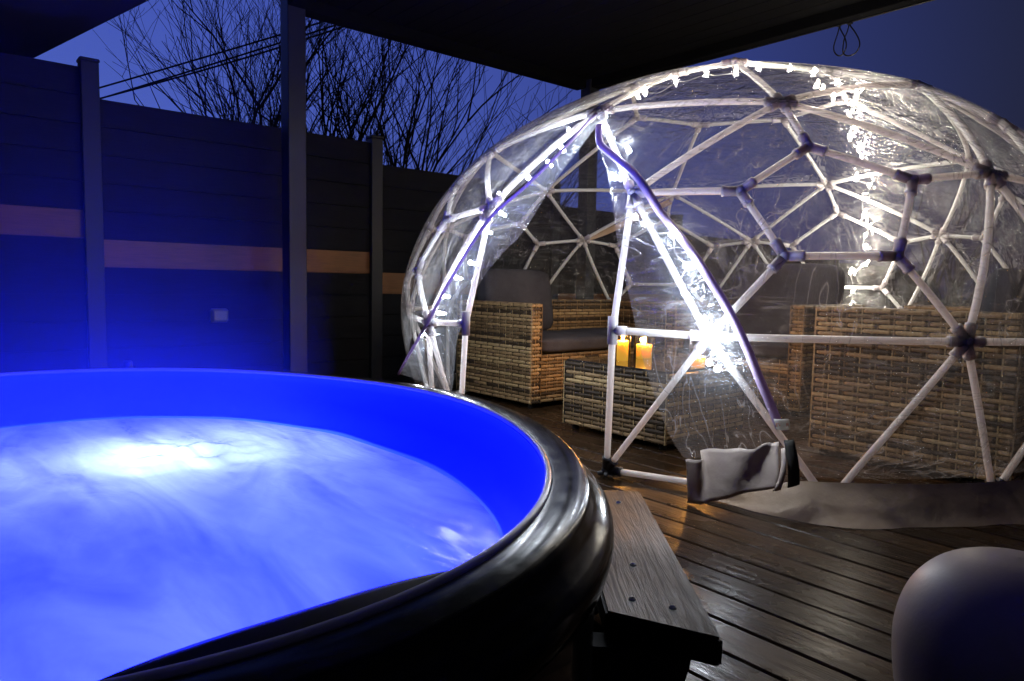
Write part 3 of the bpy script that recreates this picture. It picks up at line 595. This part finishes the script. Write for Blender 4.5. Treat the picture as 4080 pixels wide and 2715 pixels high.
# sofa facing -Y (left one)
def sofa(name, x0, x1, yf, yb, facing, label, zarm=.64, zseat=.3, arm=.085, left_arm=True, right_arm=True, cushions=None, axis='y', seed=1):
    """axis 'y': width along X, front at yf, back at yb. axis 'x': width along Y, front at x=yf, back at x=yb"""
    P = (lambda u, v, z: (u, v, z)) if axis == 'y' else (lambda u, v, z: (v, u, z))
    ctr = P((x0 + x1) / 2, (yf + yb) / 2, 0); root = empty(name, ctr, label=label, cat='armchair' if (x1 - x0) < 1.15 else 'sofa', group='rattan seats round the table')
    s = 1 if yb > yf else -1                                           # depth direction
    def solid(nm, ua, ub, va, vb, za, zb, m=M_wback, inset=.007):
        b = MB(); a1, a2 = sorted((va, vb)); lo = P(ua + inset, a1 + inset, za); hi = P(ub - inset, a2 - inset, zb - .004)
        b.box([min(p, q) for p, q in zip(lo, hi)], [max(p, q) for p, q in zip(lo, hi)]); return b.build(nm, m, root)
    arms = ([(x0, x0 + arm)] if left_arm else []) + ([(x1 - arm, x1)] if right_arm else [])
    za0 = .035
    for i, (a, b_) in enumerate(arms):
        A = solid('arm', a, b_, yf, yb, za0, zarm)
        wicker('weave', min(yf, yb), max(yf, yb), za0, zarm, lambda u, o, z, a=a: P(a - o, u, z), A, seed + 1 + i)
        wicker('weave', min(yf, yb), max(yf, yb), za0, zarm, lambda u, o, z, b_=b_: P(b_ + o, u, z), A, seed + 11 + i)
        wicker('weave', a, b_, za0, zarm, lambda u, o, z: P(u, yf - s * o, z), A, seed + 21 + i, cell=.085)
        wicker('weave', min(yf, yb), max(yf, yb), 0, b_ - a, lambda u, o, z, a=a: P(a + z, u, zarm + o - .003), A, seed + 31 + i)
    xa = x0 + (arm if left_arm else 0); xb = x1 - (arm if right_arm else 0)
    S_ = solid('seat_base', xa, xb, yf + s * .012, yb, za0, zseat + .03)
    wicker('weave', xa, xb, za0, zseat + .03, lambda u, o, z: P(u, yf + s * .012 - s * o, z), S_, seed + 41)
    B_ = solid('back', x0 if not left_arm else xa, x1 if not right_arm else xb, yb - s * .085, yb, zseat, zarm)
    wicker('weave', xa, xb, zseat + .03, zarm, lambda u, o, z: P(u, yb - s * .085 - s * o, z), B_, seed + 51)
    wicker('weave', x0, x1, za0, zarm, lambda u, o, z: P(u, yb + s * o, z), B_, seed + 61)
    wicker('weave', xa, xb, 0, .085, lambda u, o, z: P(u, yb - s * (.085 - z), zarm + o - .003), B_, seed + 71)
    n = max(1, round((xb - xa) / .62)); cw = (xb - xa) / n
    y1 = yf + s * .005; y2 = yb - s * .09
    for k in range(n):
        lo = P(xa + k * cw + .006, min(y1, y2), zseat + .031); hi = P(xa + (k + 1) * cw - .006, max(y1, y2), zseat + .125)
        cushion('seat_cushion', lo, hi, root, crown=.014, seed=seed + k)
    for (ca, cb, ztop) in cushions or []:
        ya, yb_ = sorted((yb - s * .095, yb - s * .25)); lo = P(ca, ya, zseat + .128); hi = P(cb, yb_, ztop)
        ln = (0, s * .16) if axis == 'y' else (s * .16, 0)
        cushion('back_cushion', lo, hi, root, lean=ln, crown=.03, seed=seed + 5)
    for u in (x0 + .05, x1 - .05):
        for v in (min(yf, yb) + .05, max(yf, yb) - .05):
            b = MB(); b.lathe([(.018, 0), (.02, .003), (.02, .036)], 10, P(u, v, 0)); b.build('foot', M_wback, root)
    return root
sofa('rattan_sofa', 2.8, 4.36, 3.12, 3.88, 1, 'rattan sofa with one charcoal back cushion, seen through the open dome door', cushions=[(2.9, 3.5, .86)], seed=100)
sofa('rattan_armchair', 3.12, 4.2, 1.55, .76, -1, 'rattan seat turned away at the right, its wide woven side panel nearest the camera', zarm=.68, cushions=[(3.25, 4.05, .86)], seed=300)
sofa('rattan_armchair', 2.03, 3.02, 3.95, 4.74, 1, 'rattan seat at the far side of the dome behind the candles', zarm=.66, cushions=[(2.13, 2.9, .93)], axis='x', seed=500)
# coffee table
tb = empty('rattan_table', (2.9, 2.3, 0), label='low square rattan coffee table carrying the lit candles', cat='table')
x0, x1, y0, y1, zt_ = 2.6, 3.25, 1.965, 2.637, .36
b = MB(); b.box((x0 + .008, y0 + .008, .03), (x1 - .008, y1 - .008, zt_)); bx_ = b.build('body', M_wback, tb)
wicker('weave', y0, y1, .03, zt_, lambda u, o, z: (x0 - o, u, z), bx_, 701)
wicker('weave', y0, y1, .03, zt_, lambda u, o, z: (x1 + o, u, z), bx_, 702)
wicker('weave', x0, x1, .03, zt_, lambda u, o, z: (u, y0 - o, z), bx_, 703)
wicker('weave', x0, x1, .03, zt_, lambda u, o, z: (u, y1 + o, z), bx_, 704)
b = MB(); b.bbox((x0 + .01, y0 + .01, zt_ + .001), (x1 - .01, y1 - .01, zt_ + .009), .002); b.build('glass_top', M_tabletop, tb)
for u in (x0 + .05, x1 - .05):
    for v in (y0 + .05, y1 - .05):
        b = MB(); b.lathe([(.018, 0), (.02, .003), (.02, .031)], 10, (u, v, 0)); b.build('foot', M_wback, tb)
# candles
def candle(x, y, r, h, glass_h, label, gr=None):
    z = zt_ + .009; c = empty('candle', (x, y, z), label=label, cat='candle', group='candles on the table')
    b = MB(); b.lathe([(.0001, h * .9), (r * .5, h * .9), (r * .8, h * .95), (r * .95, h), (r, h * .97), (r, .004), (r * .97, .001), (.0001, .001)], 24, (x, y, z)); b.build('wax', M_wax, c, smooth=True)
    b = MB(); b.tube([(x, y, z + h * .9), (x, y, z + h * .9 + .012)], .0012, 5); b.build('wick', M_cable, c)
    b = MB(); b.lathe([(.0005, .006), (.006, .011), (.008, .018), (.0065, .027), (.003, .038), (.0003, .05)], 12, (x, y, z + h * .9)); b.build('flame', M_flame, c, smooth=True)
    if glass_h:
        g = gr or r + .012
        b = MB(); b.lathe([(g, glass_h), (g, .0), (g * .6, -.0005 + .001), (.0001, .0006)], 32, (x, y, z)); b.build('glass', M_glass, c, smooth=True)
    lamp('candle_light', (x, y, z + h * .9 + .035), CANDLE_W, (1, .52, .16), .012, c)
candle(2.80, 2.41, .03, .105, .135, 'pillar candle in a clear glass beside the door frame upright', .041)
candle(3.0, 2.43, .042, .075, .15, 'taller glass candle standing just behind the pillar candle', .056)
candle(2.91, 2.02, .034, .05, .125, 'candle in an amber tumbler, alone at the right end of the table', .045)

# ------------------------------------------------------------------ dome
DC = Vector((3.609, 2.359, .592)); DR, DZ = 1.8472, 1.3216
def surf(az, z, s=1.0):
    h = (z - DC.z) / (DZ * s); r = DR * s * sqrt(max(0, 1 - h * h)); a = radians(az); return Vector((DC.x + r * cos(a), DC.y + r * sin(a), z))
def proj_(p, s=1.0):
    q = Vector(p) - DC; k = 1 / sqrt((q.x / DR) ** 2 + (q.y / DR) ** 2 + (q.z / DZ) ** 2); return DC + q * k * s
dome = empty('garden_dome', (DC.x, DC.y, 0), label='clear plastic geodesic dome tent with white pipe frame and open door', cat='dome tent')
La = [-158, -114, -67, -21, 26, 73, 126, 179]
Lz = [1.098, 1.181, 1.13, 1.13, 1.13, 1.116, 1.1, 1.081]
Ta = [-171, -139, -99, -44, 3, 50, 94, 160]          # T[i] sits between L[i-1] and L[i]
Tz = [1.515, 1.475, 1.677, 1.5, 1.5, 1.47, 1.43, 1.42]
L = [surf(a, z) for a, z in zip(La, Lz)]; Tn = [surf(a, z) for a, z in zip(Ta, Tz)]
Tn[2] = Vector((3.445, 1.302, 1.677))
El, Er = {}, {}
Er[0] = surf(-148, .593); El[1] = surf(-122, .596)
for i in range(1, 8): Er[i] = surf(La[i] + 11, .592)
for i in range(2, 8): El[i] = surf(La[i] - 11, .592)
El[7] = surf(169 - 360 if False else 169, .574); Er[7] = None
# note: azimuth grows with i; "right" neighbour of L[i] is towards L[i+1]
El[7], Er[7] = surf(169, .574), Vector((1.762, 2.379, .588)); El[0] = Vector((1.892, 1.677, .6))
el7 = surf(169, .574)
PR = .0126
def arc(p, q, n=5, bow=1.0):
    m = (p + q) / 2; c = DC.copy(); c.z = min(c.z, .592)
    d = (m - c); out = []
    for i in range(n + 1):
        f = i / n; x = p.lerp(q, f)
        t = proj_(x); out.append(x.lerp(t, .55 * bow))
    out[0] = p.copy(); out[-1] = q.copy(); return out
mesh_cache = {}
nodes_dirs = []
def node_key(p): return tuple(round(c, 3) for c in p)
NODES = {}
def strut(p, q, bow=1.0, r=PR, ends=(1, 1)):
    P = arc(p, q, 5, bow); b = MB(); b.tube(P, r, 8, cap=False); b.build('strut', M_pvc, dome, smooth=True)
    for a, k, e in ((p, 1, ends[0]), (q, -2, ends[1])):
        if e: NODES.setdefault(node_key(a), []).append((P[k] - a).normalized())
n8 = 8
pent_obs = {1: [Vector((2.211, 1.214, .867)), Vector((2.204, 1.388, 1.095)), Vector((2.447, 1.273, 1.264)), Vector((2.633, .99, 1.139)), Vector((2.469, .96, .872))]}
for i in range(n8):
    j = (i + 1) % n8
    strut(Tn[i], Tn[j])                                        # crown ring
    strut(Tn[i], L[i]); strut(Tn[j], L[i])                     # triangles L, T, T
    if i == 0: strut(L[0], Er[0]); strut(L[0], El[0], 0, ends=(1, 0)); strut(El[0], Er[0], .3, ends=(0, 1))
    elif i == 7: strut(L[7], El[7]); strut(L[7], Er[7], 0, ends=(1, 0)); strut(El[7], Er[7], .3, ends=(1, 0))
    else: strut(L[i], El[i]); strut(L[i], Er[i]); strut(El[i], Er[i])
    # pentagon between L[i] and L[j]; its top is T[j]
    if i == 7: continue                                        # the door
    V = [Er[i], L[i], Tn[j], L[j], El[j]]
    strut(V[0], V[4])
    if i == 0: Q = pent_obs[1]
    else:
        c = sum(V, Vector()) / 5; Q = [proj_(c.lerp(v, .56)) for v in V]
        if i == 6: Q[3] = Vector((1.925, 2.762, 1.053)); Q[4] = Vector((1.888, 2.948, .82))
        if i == 5: Q[1] = Vector((3.707, 4.08, 1.068)); Q[2] = Vector((3.447, 3.989, 1.203))
    for k in range(5): strut(V[k], Q[k]); strut(Q[k], Q[(k + 1) % 5])
top = [surf(a, 1.83) for a in Ta]
top[1] = Vector((3.012, 1.955, 1.83))
for i in range(n8): strut(Tn[i], top[i], .4); strut(top[i], top[(i + 1) % n8], .4)
# lower truss and ground ring
E_ = [(('r', 0), Er[0])]
for i in range(1, 8): E_ += [(('l', i), El[i]), (('r', i), Er[i])]
E_ = [p for k, p in E_ if k != ('r', 7)]
base = [Vector((2.067, 1.842, .03))]
for a, b_ in zip(E_[:-1], E_[1:]):
    m = (a + b_) / 2; az = math.degrees(atan2(m.y - DC.y, m.x - DC.x)); r = 1.72 if len(base) < 4 else 1.68
    base.append(Vector((DC.x + r * cos(radians(az)), DC.y + r * sin(radians(az)), .03)))
base[1] = Vector((2.36, 1.09, .03))
base.append(Vector((2.056, 2.816, .03)))
for k, e in enumerate(E_): strut(e, base[k], .2); strut(e, base[k + 1], .2)
for a, b_ in zip(base[:-1], base[1:]): strut(a, b_, 0, ends=(1, 1))
strut(base[0], El[0], 0, ends=(1, 0)); strut(base[-1], Er[7], 0, ends=(1, 0))
p0, p1 = base[0].copy(), base[-1].copy(); p0.z = p1.z = .02
for nk, dirs in NODES.items():
    c = Vector(nk); low = nk[2] < .1; b = MB()
    b.sphere(c, .02 if not low else .022, 10, 6)
    for d_ in dirs:
        b.tube([c + d_ * .012, c + d_ * .05, c + d_ * .052, c + d_ * .062], [.0178, .0178, .0198, .0198], 9)
    if low:
        for k in range(5): a = 2 * pi * k / 5; b.tube([c - Vector((0, 0, .01)), c + Vector((cos(a) * .035, sin(a) * .035, -.015))], [.012, .008], 6)
    b.build('connector', M_star if low else M_conn, dome, smooth=True)
for p, other in ((El[0], Er[0]), (Er[7], El[7])):       # T pieces on the door posts
    up = Vector((0, 0, 1)); b = MB(); b.tube([p - up * .05, p + up * .05], .0185, 10); dd = (other - p).normalized(); b.tube([p, p + dd * .05], .0175, 10); b.build('connector', M_conn, dome, smooth=True)

# cover: follows the frame, cut open along the two zips
def interp(tab, z):
    tab = sorted(tab, key=lambda q: q[1])
    if z <= tab[0][1]: return tab[0][0] + (tab[0][1] - z) * (tab[0][0] - tab[1][0]) / max(1e-4, tab[1][1] - tab[0][1])
    for (a0, z0), (a1, z1) in zip(tab[:-1], tab[1:]):
        if z <= z1: f = (z - z0) / max(1e-6, z1 - z0); return a0 + (a1 - a0) * f
    return tab[-1][0]
ZR2 = ZIPR + [(189.0, 1.50)]
rows = []; NA = 220
def wrinkle(p):
    q = p * 2.3; return .006 * noise.noise(q) + .003 * noise.noise(Vector((p.x * 9, p.y * 9, p.z * 3)))
def cover(az, z):
    p = surf(az, z, 1.014)
    n = (p - DC).normalized()
    # slack between pipes: pull in a little where the frame is far
    d = min((p - q).length for q in FR) if FR else 0
    return p + n * (wrinkle(p) - .014 * min(1, d / .45))
FR = [v for v in L + Tn + top] + [v for v in Er.values() if v] + [v for v in El.values() if v]
zs = [.1 + (1.5 - .1) * i / 60 for i in range(61)]
for z in zs:
    a0 = interp(ZR2, z); a1 = interp(ZIPL, z)
    a0 = max(a0, a1 + .01) if z > 1.45 else a0
    a1 += 360
    rows.append([cover(a0 + (a1 - a0) * k / NA, z) for k in range(NA + 1)])
for k in range(1, 15):
    th = k / 14; zz = 1.5 + (DC.z + DZ * 1.01399 - 1.5) * (1 - (1 - th) ** 2)
    rows.append([cover(188.9 + 360 * q / NA, zz) for q in range(NA + 1)])
b = MB(); b.grid(rows); b.build('cover', M_film, dome, smooth=True)
# door flaps hang inside between zip and free edge
def flap(zipc, free, seed, bottom=None):
    A = spline(zipc, 40); B = spline(free, 40); rows = []
    for i in range(40):
        row = []
        for k in range(15):
            f = k / 14; p = A[i].lerp(B[i], f); n = (p - DC).normalized()
            p = p + n * (.012 * sin(f * 5 + i * .11 + seed) * f + .006 * noise.noise(Vector((f * 3 + seed, i * .25, 0))) - .03 * f * (1 - f)); row.append(p)
        rows.append(row)
    b = MB(); b.grid(rows); return b.build('door_flap', M_flap, dome, smooth=True)
flap(ZIP_LEFT, FREE_LEFT, 1.0)
flap(ZIP_RIGHT, FREE_RIGHT, 4.2)
def ribbon(pts, w, name, m, n=60, thick=.002, off=0):
    P = spline(pts, n); rows = []
    for i, p in enumerate(P):
        t = (P[min(i + 1, n - 1)] - P[max(i - 1, 0)]).normalized(); nn = (p - DC).normalized(); s_ = t.cross(nn).normalized()
        rows.append([p + nn * off - s_ * w, p + nn * (off + .006) - s_ * w * .6, p + nn * (off + .009), p + nn * (off + .006) + s_ * w * .6, p + nn * off + s_ * w])
    b = MB(); b.grid(rows); o = b.build(name, m, dome, smooth=True)
    md = o.modifiers.new('thick', 'SOLIDIFY'); md.thickness = thick; return o
ribbon(ZIP_RIGHT[:-2], .0135, 'zip', M_zip); ribbon(ZIP_LEFT, .009, 'zip', M_zip)
ribbon([Vector(L[5]), surf(66, 1.2, .99), surf(58, 1.32, .99), surf(50, 1.42, .99)], .025, 'seam_tape', M_skirt)
# ground skirt
def skirt_pts(az, f):
    z = .112 * (1 - f) + .004; wob = .03 * noise.noise(Vector((az * .09, f, 2))) + .018 * noise.noise(Vector((az * .3, f * 1.4, 5))) + .006 * noise.noise(Vector((az * .9, f * 2, 8)))
    # wide over the right half, tapering out at the door
    e = min(1, max(0, (az - 212) / 10)) * min(1, max(0, (512 - az) / 10)); r0 = 1.72 + .11 * e; r1 = 1.74 + .2 * e
    r = r0 + (r1 - r0) * f ** 1.15 + wob * f; a = radians(az)
    zz = max(.004, z * (.25 + .75 * e) + .008 * noise.noise(Vector((az * .16, f * 1.5, 9))) * (1 - abs(2 * f - 1)))
    return Vector((DC.x + r * cos(a), DC.y + r * sin(a), zz))
b = MB(); b.grid([[skirt_pts(211 + 302 * k / 260, f / 9) for k in range(261)] for f in range(10)]); b.build('skirt', M_skirt, dome, smooth=True)
# opaque foot of the right door flap, folded back
tp_ = spline(FLAP_TOP, 24); bt_ = spline(FLAP_BOT, 24); rows = []
for f in range(13):
    q = f / 12; row = []
    for i in range(24):
        p = tp_[i].lerp(bt_[i], q); w_ = .05 * math.exp(-((i - 5) / 2.2) ** 2) * (1 - .5 * q) - .04 * math.exp(-((i - 9) / 2.6) ** 2) * (1 - q) + .012 * sin(i * .5 + q * 3)
        n = Vector((-.55, -.83, 0)); w_ += .009 * noise.noise(Vector((i * .22, q * 2.2, 3.3))) + .004 * noise.noise(Vector((i * .6, q * 5, 7)))
        row.append(p + n * w_ + Vector((0, 0, -.012 * (1 - q) * (1 + noise.noise(Vector((i * .35, 0, 1))) ))))
    rows.append(row)
b = MB(); b.grid(rows); o = b.build('flap_foot', M_foot, dome, smooth=True); o.modifiers.new('thick', 'SOLIDIFY').thickness = .0018
sp = [Vector(p) for p in STRAP]
def quad_strip(a, b_, c, d_, name, m, bulge=.012, nrm=Vector((-.55, -.83, 0))):
    mb = MB(); mb.grid([[a.lerp(d_, f / 8).lerp(b_.lerp(c, f / 8), k / 3) + nrm * (bulge * sin(pi * f / 8) + .004 * sin(pi * k / 3)) for k in range(4)] for f in range(9)])
    o = mb.build(name, m, dome, smooth=True); o.modifiers.new('thick', 'SOLIDIFY').thickness = .004; return o
nrm = Vector((-.55, -.83, 0))
quad_strip(*[p + nrm * .02 for p in sp], 'strap', M_strap)
lp = [p + nrm * .03 for p in (tp_[22], tp_[23], bt_[23], bt_[21])]
quad_strip(lp[0] - Vector((0, 0, .025)), lp[1] - Vector((0, 0, .02)), lp[2], lp[3], 'pocket', M_foot, .02)
# woven tag with its lettering
tg = [Vector(p) + nrm * .012 for p in TAG]
lab = quad_strip(tg[0], tg[1], tg[2], tg[3], 'tag', M_tag, .002)
cu = bpy.data.curves.new('lettering', 'FONT'); cu.body = 'EVOR'; cu.size = .0165; cu.extrude = .0004; cu.align_x = 'RIGHT'; cu.align_y = 'CENTER'
tmp = bpy.data.objects.new('tmp', cu); COL.objects.link(tmp); dg = bpy.context.evaluated_depsgraph_get()
me = bpy.data.meshes.new_from_object(tmp.evaluated_get(dg)); bpy.data.objects.remove(tmp); me.materials.clear(); me.materials.append(M_ink)
xa = (tg[1] - tg[0]).normalized(); ya = (tg[0] - tg[3]); ya = (ya - xa * ya.dot(xa)).normalized(); za = xa.cross(ya)
if za.dot(Vector((0, 0, CAM_Z)) - tg[0]) < 0: za = -za
ctr = (tg[0] + tg[1] + tg[2] + tg[3]) / 4; right = (tg[1] + tg[2]) / 2
mtx = Matrix((xa, ya, za)).transposed(); wdt = max(v.co.x for v in me.vertices) - min(v.co.x for v in me.vertices)
sx = ((tg[1] - tg[0]).length * .9) / wdt
for v in me.vertices: v.co = mtx @ Vector((v.co.x * sx, v.co.y, v.co.z)) + right + za * .0085 - xa * .0015
link('lettering', me, parent=lab, loc=(0, 0, 0))

# ------------------------------------------------------------------ fairy lights
def lights(pts, name, label, m, power, color, seed, r=.009, out=-.02):
    rnd = random.Random(seed); root = empty(name, pts[0], label=label, cat='fairy lights', group='fairy lights in the dome')
    b = MB(); W = []
    for i, p in enumerate(pts[:-1]):
        p = Vector(p); q = Vector(pts[i + 1]); m_ = (p + q) / 2 + Vector((rnd.uniform(-1, 1), rnd.uniform(-1, 1), rnd.uniform(-1.2, .6))) * .02
        W += [p, m_]
    W.append(Vector(pts[-1])); b.tube(spline(W, len(W) * 5), .0011, 4); b.build('wire', M_wire, root)
    me = None
    for p in pts:
        if me is None:
            s_ = MB(); s_.lathe([(.0001, -r), (r * .7, -r * .7), (r, 0), (r * .7, r * .7), (r * .3, r * 1.1), (.0001, r * 1.3)], 10); me = s_.mesh('bulb'); me.materials.append(m)
            for pl in me.polygons: pl.use_smooth = True
        link('bulb', me, parent=root, loc=p)
        lamp('bulb_light', Vector(p) + (Vector(p) - DC).normalized() * out, power * rnd.uniform(.7, 1.3), color, .008, root)
lights(BULBS_LEFT, 'fairy_lights', 'fairy light string down the left side of the dome door', M_bulb, BULB_W * .75, (.82, .9, 1), 1, .0095)
lights(BULBS_RIGHT, 'fairy_lights', 'fairy light string down the right side of the dome door', M_bulb, BULB_W * .5, (.82, .9, 1), 2, .0105, .02)
lights(BULBS_TOP + BULBS_FAR, 'fairy_lights', 'fairy light string over the dome roof and down its far wall', M_bulbw, BULB_W, (1, .9, .74), 3, .0075)
